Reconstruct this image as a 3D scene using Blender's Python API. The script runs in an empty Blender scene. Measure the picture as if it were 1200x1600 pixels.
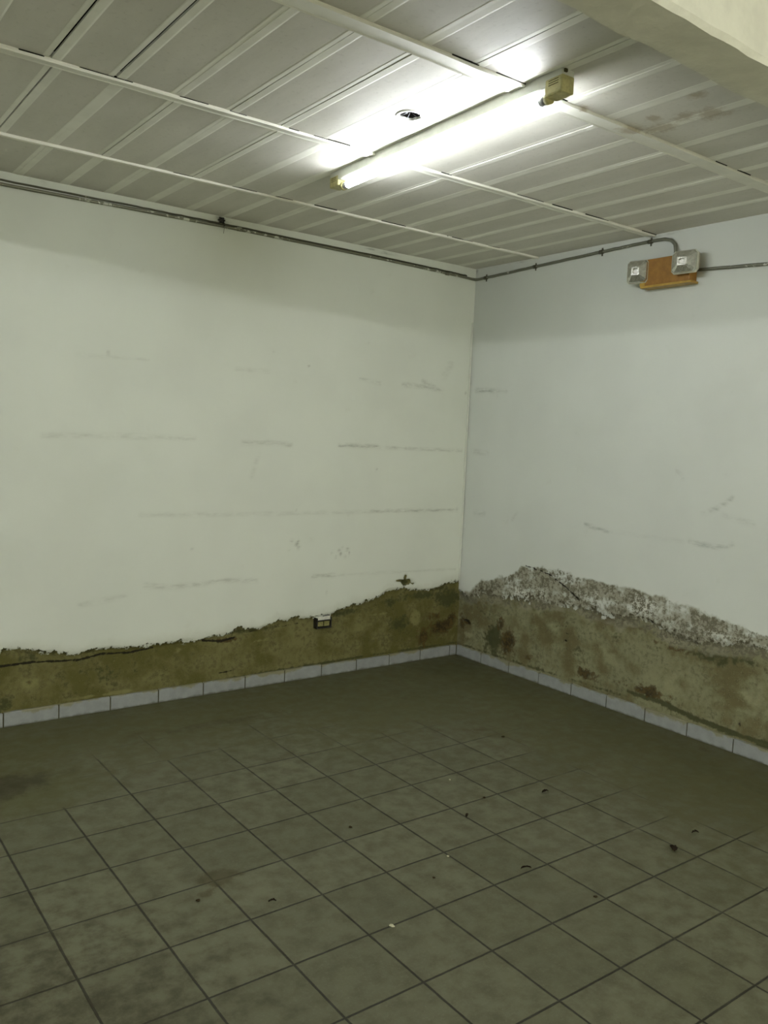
import bpy, bmesh, math, random
import numpy as np
from mathutils import Vector, Matrix

random.seed(7)
S = 0.25                      # one floor tile, metres; the room is measured in tiles
H = 10.06 * S                 # ceiling height
scene = bpy.context.scene
C = scene.collection

# ------------------------------------------------------------------ camera, world, exposure
cam = bpy.data.cameras.new('camera')
cam.sensor_fit = 'HORIZONTAL'; cam.sensor_width = 36.0; cam.lens = 1307.4 / 1200 * 36
cam.clip_start = 0.05; cam.clip_end = 60
co = bpy.data.objects.new('camera', cam); C.objects.link(co)
yaw, pitch, roll = math.radians(53.243), math.radians(-5.321), math.radians(2.4998)
fw = Vector((math.cos(pitch)*math.cos(yaw), math.cos(pitch)*math.sin(yaw), math.sin(pitch)))
rt = Vector((math.sin(yaw), -math.cos(yaw), 0)); up = rt.cross(fw)
r2 = rt*math.cos(roll) + up*math.sin(roll); u2 = -rt*math.sin(roll) + up*math.cos(roll)
co.matrix_world = Matrix(((r2.x, u2.x, -fw.x, -14.792*S), (r2.y, u2.y, -fw.y, -16.310*S),
                          (r2.z, u2.z, -fw.z, 5.763*S), (0, 0, 0, 1)))
scene.camera = co
world = bpy.data.worlds.new('world'); scene.world = world; world.use_nodes = True
world.node_tree.nodes['Background'].inputs[0].default_value = (1.0, 0.97, 0.82, 1)
world.node_tree.nodes['Background'].inputs[1].default_value = 1.8   # sky fill through an unseen opening added behind the camera
pl = bpy.data.lights.new('fill_opening_portal', 'AREA'); pl.shape = 'RECTANGLE'; pl.size = 10*S; pl.size_y = 8.2*S
pl.cycles.is_portal = True                       # guides sampling of the sky through the added opening, gives no light itself
po = bpy.data.objects.new('fill_opening_portal', pl); C.objects.link(po)
po.location = (-7*S, -24.3*S, 4.1*S); po.rotation_euler = (math.radians(90), 0, 0)
vs = scene.view_settings
vs.view_transform = 'Standard'; vs.look = 'None'; vs.gamma = 1; vs.use_curve_mapping = False
vs.exposure = 1.6
TUBE_POWER = 31.0             # emission of the lit tube in the photo
TUBE2_POWER = 190.0            # the tube in the next bay, behind the header on the left
TUBE3_POWER = 40.0            # the tube above the photographer
TUBE_COL = (0.97, 1.0, 1.04)
TUBE2_COL = (0.98, 1.0, 1.0)

# ------------------------------------------------------------------ node helper
class NT:
    def __init__(s, name, rough=0.8, spec=0.3):
        s.m = bpy.data.materials.new(name); s.m.use_nodes = True
        s.t = s.m.node_tree; s.b = s.t.nodes['Principled BSDF']
        s.b.inputs['Roughness'].default_value = rough
        s.b.inputs['Specular IOR Level'].default_value = spec
        s.geo = s.t.nodes.new('ShaderNodeNewGeometry')
        s.pos = s.geo.outputs['Position']
    def put(s, sock, v):
        if isinstance(v, (int, float)):
            sock.default_value = v if sock.type == 'VALUE' else (v, v, v) if sock.type == 'VECTOR' else (v, v, v, 1)
        elif isinstance(v, tuple):
            sock.default_value = v if sock.type == 'VECTOR' else tuple(v[:3]) + (1,)
        else: s.t.links.new(v, sock)
    def n(s, kind, **kw):
        return s.t.nodes.new(kind)
    def math(s, op, a, b=0.0, c=None, clamp=False):
        k = s.n('ShaderNodeMath'); k.operation = op; k.use_clamp = clamp
        s.put(k.inputs[0], a); s.put(k.inputs[1], b)
        if c is not None: s.put(k.inputs[2], c)
        return k.outputs[0]
    def add(s, a, b): return s.math('ADD', a, b)
    def sub(s, a, b): return s.math('SUBTRACT', a, b)
    def mul(s, a, b, clamp=False): return s.math('MULTIPLY', a, b, clamp=clamp)
    def vmul(s, v, k):
        q = s.n('ShaderNodeVectorMath'); q.operation = 'MULTIPLY'; s.put(q.inputs[0], v); q.inputs[1].default_value = k
        return q.outputs[0]
    def noise(s, scale, detail=4, rough=0.55, vec=None, dist=0.0):
        k = s.n('ShaderNodeTexNoise'); s.put(k.inputs['Vector'], vec or s.pos)
        k.inputs['Scale'].default_value = scale; k.inputs['Detail'].default_value = detail
        k.inputs['Roughness'].default_value = rough; k.inputs['Distortion'].default_value = dist
        return k.outputs[0]
    def vor(s, scale, feature='F1', vec=None):
        k = s.n('ShaderNodeTexVoronoi'); s.put(k.inputs['Vector'], vec or s.pos); k.feature = feature
        k.inputs['Scale'].default_value = scale
        return k.outputs[0]
    def white(s, vec):
        k = s.n('ShaderNodeTexWhiteNoise'); k.noise_dimensions = '3D'; s.put(k.inputs['Vector'], vec)
        return k.outputs[0]
    def ramp(s, v, a, b, lo=0.0, hi=1.0):            # smoothstep from a to b
        k = s.n('ShaderNodeMapRange'); k.interpolation_type = 'SMOOTHSTEP'
        s.put(k.inputs['Value'], v); k.inputs['From Min'].default_value = a; k.inputs['From Max'].default_value = b
        k.inputs['To Min'].default_value = lo; k.inputs['To Max'].default_value = hi
        return k.outputs[0]
    def mix(s, f, a, b, mode='MIX'):
        k = s.n('ShaderNodeMix'); k.data_type = 'RGBA'; k.blend_type = mode
        s.put(k.inputs[0], f); s.put(k.inputs[6], a); s.put(k.inputs[7], b)
        return k.outputs[2]
    def attr(s, name):
        k = s.n('ShaderNodeAttribute'); k.attribute_name = name
        return k.outputs['Fac']
    def xyz(s, v=None):
        k = s.n('ShaderNodeSeparateXYZ'); s.put(k.inputs[0], v or s.pos)
        return k.outputs
    def comb(s, x, y, z):
        k = s.n('ShaderNodeCombineXYZ'); s.put(k.inputs[0], x); s.put(k.inputs[1], y); s.put(k.inputs[2], z)
        return k.outputs[0]
    def color(s, v): s.put(s.b.inputs['Base Color'], v)
    def rough(s, v): s.put(s.b.inputs['Roughness'], v)
    def bump(s, h, dist=0.002, strength=1.0):
        k = s.n('ShaderNodeBump'); s.put(k.inputs['Height'], h)
        k.inputs['Distance'].default_value = dist; k.inputs['Strength'].default_value = strength
        s.t.links.new(k.outputs[0], s.b.inputs['Normal'])

def plain(name, col, rough=0.6, spec=0.4, metal=0.0, var=0.12, scale=25, bump=0.0):
    k = NT(name, rough, spec); k.b.inputs['Metallic'].default_value = metal
    d = tuple(c*(1-var) for c in col); e = tuple(min(1, c*(1+var)) for c in col)
    n = k.noise(scale, 5)
    k.color(k.mix(k.ramp(n, .3, .7), d, e))
    if bump: k.bump(n, bump)
    return k.m

# ------------------------------------------------------------------ mesh helpers
def link(name, bm, mat, parent=None, smooth=False, kind=None):
    me = bpy.data.meshes.new(name); bm.to_mesh(me); bm.free()
    o = bpy.data.objects.new(name, me); C.objects.link(o)
    for m in (mat if isinstance(mat, (list, tuple)) else [mat]): me.materials.append(m)
    if smooth:
        for p in me.polygons: p.use_smooth = True
    if parent: o.parent = parent
    if kind: o['kind'] = kind
    return o
def tag(o, label, cat, group=None):
    o['label'] = label; o['category'] = cat
    if group: o['group'] = group
    return o
def thing(name, label, cat, loc=(0, 0, 0), rotz=0.0, group=None):
    o = bpy.data.objects.new(name, None); C.objects.link(o)
    o.location = loc; o.rotation_euler = (0, 0, rotz); o.empty_display_size = .05
    return tag(o, label, cat, group)
def box(bm, a, b, bev=0.0, mi=0):
    x0, y0, z0 = a; x1, y1, z1 = b
    r = bmesh.ops.create_cube(bm, size=1.0)
    vs_ = r['verts']
    for v in vs_:
        v.co = Vector(((x0+x1)/2 + v.co.x*(x1-x0), (y0+y1)/2 + v.co.y*(y1-y0), (z0+z1)/2 + v.co.z*(z1-z0)))
    fs = list({f for v in vs_ for f in v.link_faces})
    for f in fs: f.material_index = mi
    if bev:
        es = list({e for v in vs_ for e in v.link_edges})
        bmesh.ops.bevel(bm, geom=es, offset=bev, segments=2, profile=.6, affect='EDGES')
    return bm
def tube(bm, pts, r, seg=10, caps=True, mi=0):
    pts = [Vector(p) for p in pts]; n = len(pts)
    rad = r if isinstance(r, (list, tuple)) else [r]*n
    rings = []; prev = None
    for i, p in enumerate(pts):
        t = (pts[min(i+1, n-1)] - pts[max(i-1, 0)]).normalized()
        if prev is None:
            a = Vector((0, 0, 1)) if abs(t.z) < .9 else Vector((1, 0, 0))
            nrm = (a - t*a.dot(t)).normalized()
        else: nrm = (prev - t*prev.dot(t)).normalized()
        prev = nrm; b = t.cross(nrm)
        rings.append([bm.verts.new(p + (nrm*math.cos(q) + b*math.sin(q))*rad[i])
                      for q in [2*math.pi*k/seg for k in range(seg)]])
    for i in range(n-1):
        for k in range(seg):
            f = bm.faces.new((rings[i][k], rings[i][(k+1) % seg], rings[i+1][(k+1) % seg], rings[i+1][k]))
            f.material_index = mi; f.smooth = True
    if caps:
        bm.faces.new(rings[0][::-1]).material_index = mi; bm.faces.new(rings[-1]).material_index = mi
    return bm
def prism_y(bm, prof, y0, y1, mi=0):                 # closed profile (x, z) run along y
    a = [bm.verts.new((x, y0, z)) for x, z in prof]; b = [bm.verts.new((x, y1, z)) for x, z in prof]
    n = len(prof)
    for i in range(n):
        f = bm.faces.new((a[i], b[i], b[(i+1) % n], a[(i+1) % n])); f.material_index = mi
    bm.faces.new(a[::-1]).material_index = mi; bm.faces.new(b).material_index = mi
def interp(pts, x):
    pts = sorted(pts); return np.interp(x, [p[0] for p in pts], [p[1] for p in pts])

_rs = np.random.RandomState(11)
_lat = _rs.rand(256, 256)
def vnoise(x, y):
    xi = np.floor(x).astype(int); yi = np.floor(y).astype(int); fx = x-xi; fy = y-yi
    fx = fx*fx*(3-2*fx); fy = fy*fy*(3-2*fy)
    g = lambda a, b: _lat[a % 256, b % 256]
    return (g(xi, yi)*(1-fx)*(1-fy) + g(xi+1, yi)*fx*(1-fy) + g(xi, yi+1)*(1-fx)*fy + g(xi+1, yi+1)*fx*fy)
def fbm(x, y, o=5):
    s = 0; a = .5; t = 0
    for i in range(o):
        s = s + a*vnoise(x*2**i + 17*i, y*2**i + 31*i); t += a; a *= .5
    return s/t
def grid_mesh(name, U, V, fn, attrs, mat, slab=None):
    uu, vv = np.meshgrid(U, V)                       # rows over V
    P = fn(uu, vv).reshape(-1, 3)
    nu, nv = len(U), len(V)
    i = (np.arange(nv-1)[:, None]*nu + np.arange(nu-1)[None, :]).ravel()
    F = np.stack([i, i+1, i+nu+1, i+nu], 1)
    nP = len(P); nF = len(F)
    if slab is not None:
        P = np.vstack([P, np.array(slab)])
        q = np.array([[0, 1, 2, 3], [4, 7, 6, 5], [0, 4, 5, 1], [1, 5, 6, 2], [2, 6, 7, 3], [3, 7, 4, 0]]) + nP
        F = np.vstack([F, q])
    me = bpy.data.meshes.new(name)
    me.from_pydata(P.tolist(), [], F.tolist())
    sm = np.zeros(len(F), dtype=bool); sm[:nF] = True
    me.polygons.foreach_set('use_smooth', sm)
    for k, a in attrs.items():
        at = me.attributes.new(k, 'FLOAT', 'POINT')
        full = np.zeros(len(P)); full[:nP] = a.ravel(); at.data.foreach_set('value', full.astype(np.float32))
    me.materials.append(mat); me.update()
    o = bpy.data.objects.new(name, me); C.objects.link(o); o['kind'] = 'structure'
    return o
def blobs(u, v, L):
    out = np.zeros_like(u)
    for (a, b, ra, rb, s) in L: out = np.maximum(out, s*np.exp(-(((u-a)/ra)**2 + ((v-b)/rb)**2)))
    return out
def stroke(u, v, pts, w, s=1.0):
    d = np.full(u.shape, 1e9)
    for (a, b), (c, e) in zip(pts[:-1], pts[1:]):
        L2 = (c-a)**2 + (e-b)**2 + 1e-9
        t = np.clip(((u-a)*(c-a) + (v-b)*(e-b))/L2, 0, 1)
        d = np.minimum(d, np.hypot(u-a-t*(c-a), v-b-t*(e-b)))
    return s*np.exp(-(d/w)**2)

# ------------------------------------------------------------------ materials
def wall_material(name, paint, dirty, olive, beige, flaky):
    k = NT(name, .85, .2)
    n1 = k.noise(9, 8, .62); n2 = k.noise(45, 6, .65); n3 = k.noise(2.2, 4, .5); n4 = k.noise(150, 3, .6)
    damp = k.add(k.attr('damp'), k.add(k.mul(k.sub(n1, .5), .42 if not flaky else .85), k.mul(k.sub(n2, .5), .34 if not flaky else .60)))
    dm = k.ramp(damp, .485, .52)
    edge = k.mul(k.ramp(damp, .47, .50), k.ramp(damp, .57, .515))
    # painted face: faint roller mottling, dirt and scuffs
    p = k.mix(k.ramp(n3, .35, .7), paint, tuple(c*.95 for c in paint))
    p = k.mix(k.mul(k.ramp(n1, .62, .8), .18), p, dirty)
    sc = k.mul(k.attr('scuff'), k.ramp(k.noise(14, 6, .6, k.vmul(k.pos, (1, 1, 3.5))), .30, .75))
    p = k.mix(k.mul(sc, 1.0, True), p, tuple(c*.42 for c in dirty))
    stain = k.ramp(k.add(k.attr('damp'), k.mul(k.sub(n1, .5), .5)), .18, .5)
    p = k.mix(k.mul(stain, .28), p, dirty)
    # bare damp render under it
    r = k.mix(k.ramp(k.add(n1, k.mul(k.sub(n3, .5), .9)), .34, .66), olive, beige)
    r = k.mix(k.mul(k.ramp(k.add(n2, k.mul(k.sub(n1, .5), .6)), .46, .72), .6), r, tuple(c*.45 for c in olive))
    r = k.mix(k.mul(k.ramp(k.add(n4, k.mul(k.sub(n2, .5), .8)), .60, .75), .35), r, tuple(min(1, c*1.5) for c in beige))
    pm = k.ramp(k.add(k.attr('pale'), k.add(k.mul(k.sub(n1, .5), 1.7), k.mul(k.sub(n2, .5), .6))), .40, .70)
    r = k.mix(k.mul(pm, .75), r, tuple(c*1.25 for c in beige))
    mm = k.ramp(k.add(k.attr('moss'), k.add(k.mul(k.sub(n1, .5), 1.5), k.mul(k.sub(n2, .5), 1.0))), .30, .66)
    r = k.mix(k.mul(mm, .86), r, k.mix(n2, (.020, .024, .008), (.060, .062, .020)))
    rm = k.ramp(k.add(k.attr('rust'), k.add(k.mul(k.sub(n1, .5), 1.6), k.mul(k.sub(n2, .5), 1.2))), .30, .66)
    r = k.mix(k.mul(rm, .92), r, k.mix(k.ramp(n2, .38, .66), (.020, .014, .005), (.085, .055, .014)))
    col = k.mix(dm, p, r)
    # flaking salts between sound paint and bare render
    fa = k.attr('flake')
    n5 = k.noise(5, 3, .5, k.vmul(k.pos, (1, 1, 2.2)))
    grime = k.ramp(k.add(fa, k.add(k.mul(k.sub(n5, .5), 1.3), k.add(k.mul(k.sub(n1, .5), 1.1), k.mul(k.sub(n2, .5), .6)))), .28, .72)
    col = k.mix(k.mul(k.mul(grime, k.ramp(fa, .02, .3)), .85), col, k.mix(n4, (.17, .16, .10), (.30, .29, .21)))
    spk = k.ramp(k.add(n2, k.add(k.mul(k.sub(n1, .5), .8), k.mul(k.sub(n4, .5), .7))), .46, .60)
    spots = k.mul(k.ramp(k.add(fa, k.mul(k.sub(n1, .5), 1.0)), .42, .66), spk)
    col = k.mix(k.mul(spots, .88), col, k.mix(n4, (.060, .056, .034), (.17, .155, .10)))
    wf = k.mul(k.ramp(k.add(k.attr('salt'), k.mul(k.sub(n1, .5), 1.3)), .46, .74), k.ramp(k.add(n2, k.mul(k.sub(n4, .5), .9)), .56, .44))
    col = k.mix(k.mul(wf, .72), col, (.57, .57, .49))
    col = k.mix(k.mul(edge, k.ramp(n2, .46, .62)), col, tuple(c*.45 for c in olive))
    cr = k.ramp(k.add(k.attr('crack'), k.mul(k.sub(n2, .5), 1.1)), .55, .72)
    col = k.mix(k.mul(cr, .92), col, (.012, .010, .005))
    k.color(col)
    h = k.add(k.mul(dm, -1.0), k.add(k.mul(n2, k.add(.12, k.mul(dm, .7))), k.add(k.mul(cr, -1.2), k.mul(spots, -.5))))
    k.bump(h, .0035, .9)
    return k.m
M_WL = wall_material('left_wall_plaster', (.60, .63, .555), (.34, .34, .25), (.088, .082, .021), (.152, .142, .056), False)
M_WR = wall_material('right_wall_plaster', (.535, .56, .51), (.31, .31, .25), (.115, .102, .045), (.200, .198, .112), True)

def floor_material():
    k = NT('floor_tiles', .62, .35)
    x, y, z = k.xyz()
    wob = k.noise(6, 3); w2 = k.mul(k.sub(wob, .5), .012)
    fx = k.add(k.math('DIVIDE', k.add(x, .0681), S), w2); fy = k.add(k.math('DIVIDE', k.add(y, -.0038), S), w2)
    cell = k.comb(k.math('FLOOR', fx), k.math('FLOOR', fy), 0.0)
    rnd = k.white(cell)
    ax = k.math('ABSOLUTE', k.sub(k.math('FRACT', fx), .5)); ay = k.math('ABSOLUTE', k.sub(k.math('FRACT', fy), .5))
    m = k.math('MAXIMUM', ax, ay)
    fine = k.noise(120, 4, .7); mid = k.noise(14, 6, .6); big = k.noise(1.6, 5, .55)
    g = k.ramp(k.add(m, k.mul(k.sub(fine, .5), .012)), .4835, .4900)
    base = k.mix(rnd, (.084, .083, .045), (.108, .106, .062))
    base = k.mix(k.ramp(mid, .35, .72), base, (.072, .071, .039))
    base = k.mix(k.mul(k.ramp(fine, .50, .75), .35), base, (.155, .15, .108))
    film = k.ramp(k.add(k.attr('film'), k.add(k.mul(k.sub(big, .5), .8), k.mul(k.sub(mid, .5), .5))), .25, .80)
    gcol = k.mix(film, (.014, .012, .005), (.040, .037, .014))
    col = k.mix(film, base, k.mix(mid, (.058, .057, .020), (.082, .080, .034)))
    gv = k.mul(g, k.ramp(k.add(k.noise(5, 3), k.mul(film, -.46)), .10, .42))
    col = k.mix(k.mul(gv, .93), col, gcol)
    dk = k.ramp(k.add(k.attr('dirt'), k.add(k.mul(k.sub(mid, .5), .9), k.mul(k.sub(fine, .5), .4))), .30, .75)  # grime, plus vignette darkening painted on the front-left floor
    col = k.mix(k.mul(dk, .8), col, (.030, .025, .009))
    rs = k.ramp(k.add(k.attr('rust'), k.add(k.mul(k.sub(mid, .5), .9), k.mul(k.sub(fine, .5), .5))), .42, .75)
    col = k.mix(k.mul(rs, .7), col, (.040, .032, .008))
    specks = k.ramp(k.vor(34), .075, .05)
    col = k.mix(k.mul(specks, k.ramp(k.noise(3.0, 2), .55, .65)), col, (.04, .03, .012))
    k.color(col)
    k.rough(k.mix(k.ramp(mid, .3, .7), .50, .72))
    k.bump(k.add(k.mul(gv, -1.0), k.add(k.mul(fine, .10), k.mul(k.sub(rnd, .5), .06))), .0022, .8)
    return k.m
M_FLOOR = floor_material()

def near(k, pts):
    out = None
    for x, y, rad in pts:
        q = k.n('ShaderNodeVectorMath'); q.operation = 'DISTANCE'
        k.put(q.inputs[0], k.vmul(k.pos, (1, 1, 0))); q.inputs[1].default_value = (x*S, y*S, 0)
        v = k.math('SUBTRACT', 1.0, k.math('DIVIDE', q.outputs['Value'], rad*S), clamp=True)
        out = v if out is None else k.math('MAXIMUM', out, v)
    return out
LEAKS = [(-5.02, -9.40, .30), (-4.86, -9.72, .42), (-5.25, -9.1, .22), (-5.18, -8.66, .34), (-6.2, -8.72, .16), (-5.5, -9.9, .25), (-4.9, -8.95, .4)]
def leak(k, c, amt=.6):
    st = k.ramp(k.add(near(k, LEAKS), k.add(k.mul(k.sub(k.noise(22, 5, .6), .5), 1.0), k.mul(k.sub(k.noise(90, 3, .6), .5), .5))), .35, .85)
    return k.mix(k.mul(st, amt), c, (.27, .20, .10))
def panel_material():
    k = NT('ceiling_panel', .55, .35)
    n = k.noise(7, 6, .6, k.vmul(k.pos, (1.0, .35, 1.0))); f = k.noise(60, 4, .6)
    c = k.mix(k.ramp(n, .3, .7), (.54, .53, .465), (.61, .595, .53))
    c = k.mix(k.mul(k.ramp(f, .55, .75), .25), c, (.27, .26, .21))
    k.color(leak(k, c)); k.bump(n, .004, .35)
    return k.m
M_PANEL = panel_material()
def leaky(name, a, b):
    k = NT(name, .5, .35); n = k.noise(9, 5); k.color(leak(k, k.mix(k.ramp(n, .3, .7), a, b))); k.bump(n, .002, .4); return k.m
M_BEAD = leaky('panel_joint_bead', (.72, .72, .64), (.79, .79, .71))
M_TBAR = leaky('joint_cover_strip', (.68, .68, .60), (.76, .76, .68))
M_DARK = plain('void_and_gap_shade', (.012, .012, .008), .9, .1)
M_BEAMM = plain('header_plaster', (.62, .62, .53), .85, .2, var=.05, scale=18, bump=.006)
M_ROOM = plain('room_plaster', (.56, .57, .49), .85, .2, var=.05, scale=5, bump=.002)
M_PAINTBEAD = plain('corner_bead_paint', (.64, .66, .58), .6, .3, var=.05)

def skirt_material():
    k = NT('skirting_tile', .28, .5)
    n = k.noise(20, 5); x, y, z = k.xyz()
    c = k.mix(k.ramp(n, .3, .7), (.225, .238, .232), (.275, .288, .278))
    hi = k.ramp(k.add(k.math('DIVIDE', z, S), k.mul(k.sub(k.noise(7, 7, .65), .5), .50)), .235, .29)
    c = k.mix(k.mul(hi, .85), c, (.20, .185, .095))
    lo = k.ramp(k.add(k.math('DIVIDE', z, S), k.mul(k.sub(n, .5), .1)), .05, .0)
    c = k.mix(k.mul(lo, .7), c, (.06, .055, .025))
    k.color(c); k.bump(n, .001, .3)
    return k.m
M_SKIRT = skirt_material()
M_GROUT = plain('skirting_grout', (.07, .065, .035), .9, .1)
M_CREAM = plain('yellowed_plastic', (.46, .43, .20), .45, .4, var=.15, scale=60)
M_CHANNEL = plain('white_enamel', (.60, .62, .55), .35, .5, var=.06, scale=12)
M_GREY = plain('tube_metal_cap', (.42, .42, .44), .35, .5, metal=.6)
M_SLOT = plain('dark_slot', (.06, .055, .022), .8, .2)
M_BROWN = plain('brown_varnished_board', (.255, .125, .022), .5, .4, var=.14, scale=30)
M_OCHRE = plain('ochre_painted_metal', (.38, .24, .045), .45, .4, var=.12, scale=40)
M_CHROME = plain('faceted_reflector', (.62, .62, .56), .22, .6, metal=.85, var=.15, scale=70, bump=.001)
M_LENSRIM = plain('lamp_head_rim', (.42, .42, .34), .4, .5, var=.1)
M_BLACK = plain('black_bakelite', (.012, .011, .008), .4, .5, var=.2)
M_WHITEP = plain('dusty_white_plastic', (.50, .50, .44), .45, .4, var=.1, scale=80)
M_OLIVEP = plain('dirty_socket_face', (.20, .19, .07), .6, .3, var=.25, scale=120)
def conduit_material(name, metal, paint, thr):
    k = NT(name, .45, .5)
    n = k.noise(30, 6, .65); g = k.noise(8, 4)
    f = k.ramp(k.add(n, k.mul(k.sub(g, .5), .8)), thr, thr+.05)
    k.color(k.mix(f, k.mix(n, tuple(c*.6 for c in metal), metal), paint))
    k.put(k.b.inputs['Metallic'], k.mul(k.sub(1.0, f), .35))
    k.bump(n, .0008, .6)
    return k.m
M_PIPE = conduit_material('galvanised_pipe', (.20, .20, .14), (.50, .52, .43), .60)
M_CABLE = conduit_material('grimy_cable', (.085, .085, .05), (.3, .3, .22), .74)
M_FLEX = conduit_material('peeling_pipe', (.19, .195, .145), (.52, .53, .46), .66)
def glass():
    k = NT('clear_ribbed_lens', .12, .5)
    k.b.inputs['Transmission Weight'].default_value = .85; k.b.inputs['IOR'].default_value = 1.35
    k.color(k.mix(k.noise(40), (.8, .82, .74), (.92, .93, .86))); k.rough(.14)
    k.bump(k.noise(260, 1), .001, .5)
    return k.m
M_LENS = glass()
def emis(name, col, power):
    k = NT(name); k.color((.9, .9, .9))
    k.put(k.b.inputs['Emission Color'], col); k.b.inputs['Emission Strength'].default_value = power
    return k.m

# ------------------------------------------------------------------ walls
LTOP = [(-40, 1.5), (-11.33, 1.45), (-10.53, 1.35), (-9.93, 1.27), (-9.44, 1.27), (-8.92, 1.22), (-8.25, 1.21), (-7.97, 1.25), (-7.1, 1.26),
        (-6.65, 1.30), (-6.42, 1.38), (-5.54, 1.40), (-4.53, 1.48), (-4.08, 1.47), (-3.45, 1.64), (-2.69, 1.75), (-2.41, 1.93),
        (-1.49, 1.87), (-0.85, 1.84), (-0.41, 1.93), (0, 1.99)]
XW = -30.0; YW = -24.0
def left_wall():
    U = np.concatenate([np.linspace(XW, -17, 20)[:-1], np.arange(-17, -12, .25), np.arange(-12, 0.001, .034), [.15]])
    V = np.concatenate([np.arange(-.02, 2.3, .03), np.arange(2.3, 7.6, .045), np.arange(7.6, 9.6, .2), np.arange(9.6, 10.3, .03)])
    u, v = np.meshgrid(U, V)
    n = fbm(u*1.3, v*1.3)-.5
    top = interp(LTOP, u)
    dmp = np.clip(.5 + (top + n*.22 - v)/.8, 0, 1)
    dmp = np.maximum(dmp, blobs(u, v, [(-1.80, 2.08, .28, .13, .72), (-2.05, 2.13, .20, .05, .66), (-1.85, 2.20, .09, .13, .66), (-1.6, 2.02, .12, .06, .6)]))
    moss = blobs(u, v, [(-.38, 1.55, .5, .36, .8), (-1.3, 1.70, .9, .20, .62), (-1.95, 1.0, .34, .28, .72), (-3.6, 1.45, .9, .12, .55),
                        (-1.83, 2.08, .25, .15, .6), (-6.3, 1.30, 1.0, .07, .6), (-10.3, 1.28, 1.5, .12, .45), (-9.4, .75, 1.4, .25, .40),
                        (-11.3, .45, .5, .3, .45), (-2.3, 1.6, .5, .2, .55)])
    moss = np.maximum(moss, stroke(u, v, [(-12, .18), (-9, .22), (-6, .27), (-3, .31), (0, .31)], .045, .62))
    rust = blobs(u, v, [(-.57, .80, .5, .24, .85), (-1.1, .66, .34, .3, .72), (-.2, .95, .22, .35, .7), (-.75, 1.1, .5, .16, .55), (-6.75, 1.14, .3, .07, .7)])
    pale = blobs(u, v, [(-1.44, 1.12, .22, .26, .85), (-1.30, .72, .13, .3, .65), (-2.9, 1.0, .9, .25, .45), (-7.68, 1.05, .5, .11, .62),
                        (-2.6, 1.33, .6, .05, .55), (-5.9, 1.04, .35, .06, .75), (-9.2, .33, .9, .05, .8), (-10.8, .75, .5, .2, .5), (-3.4, 1.3, .5, .04, .6)])
    crack = stroke(u, v, [(-12, 1.12), (-11.33, 1.16), (-10.76, 1.17), (-9.93, 1.10), (-9.43, 1.17), (-8.92, 1.13), (-8.38, 1.17)], .03, .95)
    crack = np.maximum(crack, stroke(u, v, [(-7.3, 1.2), (-6.9, 1.13), (-6.55, 1.18)], .035, 1.0))
    crack = np.maximum(crack, stroke(u, v, [(-6.6, 1.25), (-5.6, 1.29), (-4.9, 1.33)], .02, .75))
    crack = np.maximum(crack, stroke(u, v, [(-6.9, .42), (-6.6, .44)], .03, .75))
    crack = np.maximum(crack, stroke(u, v, [(0, .3), (0, .95)], .05, .8))
    sc = np.zeros_like(u)
    for pts, w, s in [([(-3.99, 5.46), (-2.9, 5.45)], .035, .95), ([(-2.9, 5.44), (-1.6, 5.43), (-.2, 5.42)], .03, .55), ([(-6.5, 5.44), (-5.8, 5.47), (-5.3, 5.42)], .045, .5),
                      ([(-10.6, 5.46), (-9.3, 5.5), (-7.6, 5.49)], .05, .25), ([(-3.0, 3.90), (-1.6, 3.88), (-.25, 3.88)], .035, .62), ([(-8.7, 3.93), (-5.3, 3.89), (-3, 3.88)], .04, .27),
                      ([(-8.6, 2.50), (-8.1, 2.42), (-7.4, 2.43), (-6.9, 2.48), (-6.06, 2.42)], .045, .42), ([(-4.6, 2.41), (-4.0, 2.40)], .04, .62), ([(-4, 2.4), (-.2, 2.31)], .03, .25),
                      ([(-3.5, 7.02), (-2.9, 6.96)], .03, .45), ([(-2.2, 6.98), (-1.5, 6.98), (-.95, 6.93)], .05, .55), ([(-1.6, 7.1), (-1.1, 6.95)], .05, .4), ([(-6.7, 7.0), (-5.9, 7.0)], .03, .30),
                      ([(-10, 7.0), (-8.6, 7.02)], .025, .22), ([(-9.9, 2.2), (-9, 2.3)], .05, .25), ([(-6.1, 5.2), (-6.25, 4.7)], .05, .18), ([(-.9, 7.3), (-.7, 7.6)], .1, .22)]:
        sc = np.maximum(sc, stroke(u, v, pts, w, s))
    spk = [(-.16, 6.91, .035, .03, .9), (-5.2, 3.26, .04, .04, .7), (-5.06, 3.19, .05, .04, .9), (-5.02, 3.24, .03, .03, .8), (-5.0, 3.1, .04, .03, .6), (-3.65, 3.0, .045, .035, .9), (-2.9, 4.9, .02, .03, .7),
           (-3.9, 2.98, .04, .03, .8), (-3.85, 2.9, .03, .04, .8), (-3.98, 2.83, .03, .03, .7), (-3.72, 2.82, .04, .02, .8), (-3.8, 3.05, .03, .02, .5), (-4.1, 2.95, .02, .03, .5),
           (-3.6, 2.9, .02, .05, .7), (-5.25, 3.05, .03, .02, .6), (-5.1, 3.95, .025, .025, .6), (-7.6, 3.2, .03, .03, .35), (-4.9, 7.2, .03, .02, .6), (-5.8, 7.45, .03, .02, .5), (-9.4, 7.1, .03, .03, .6), (-4.2, 2.0, .02, .08, .3)]
    sc = np.maximum(sc, 1.3*blobs(u, v, spk))
    # black bloom round the wire hole, and broken paint under the ceiling
    sc = np.maximum(sc, blobs(u, v, [(-7.12, 9.97, .17, .12, 1.2), (-2.9, 10.0, .35, .03, .7), (-3.3, 10.02, .2, .02, .7), (-10.6, 10.0, .05, .03, .9)]))
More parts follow.
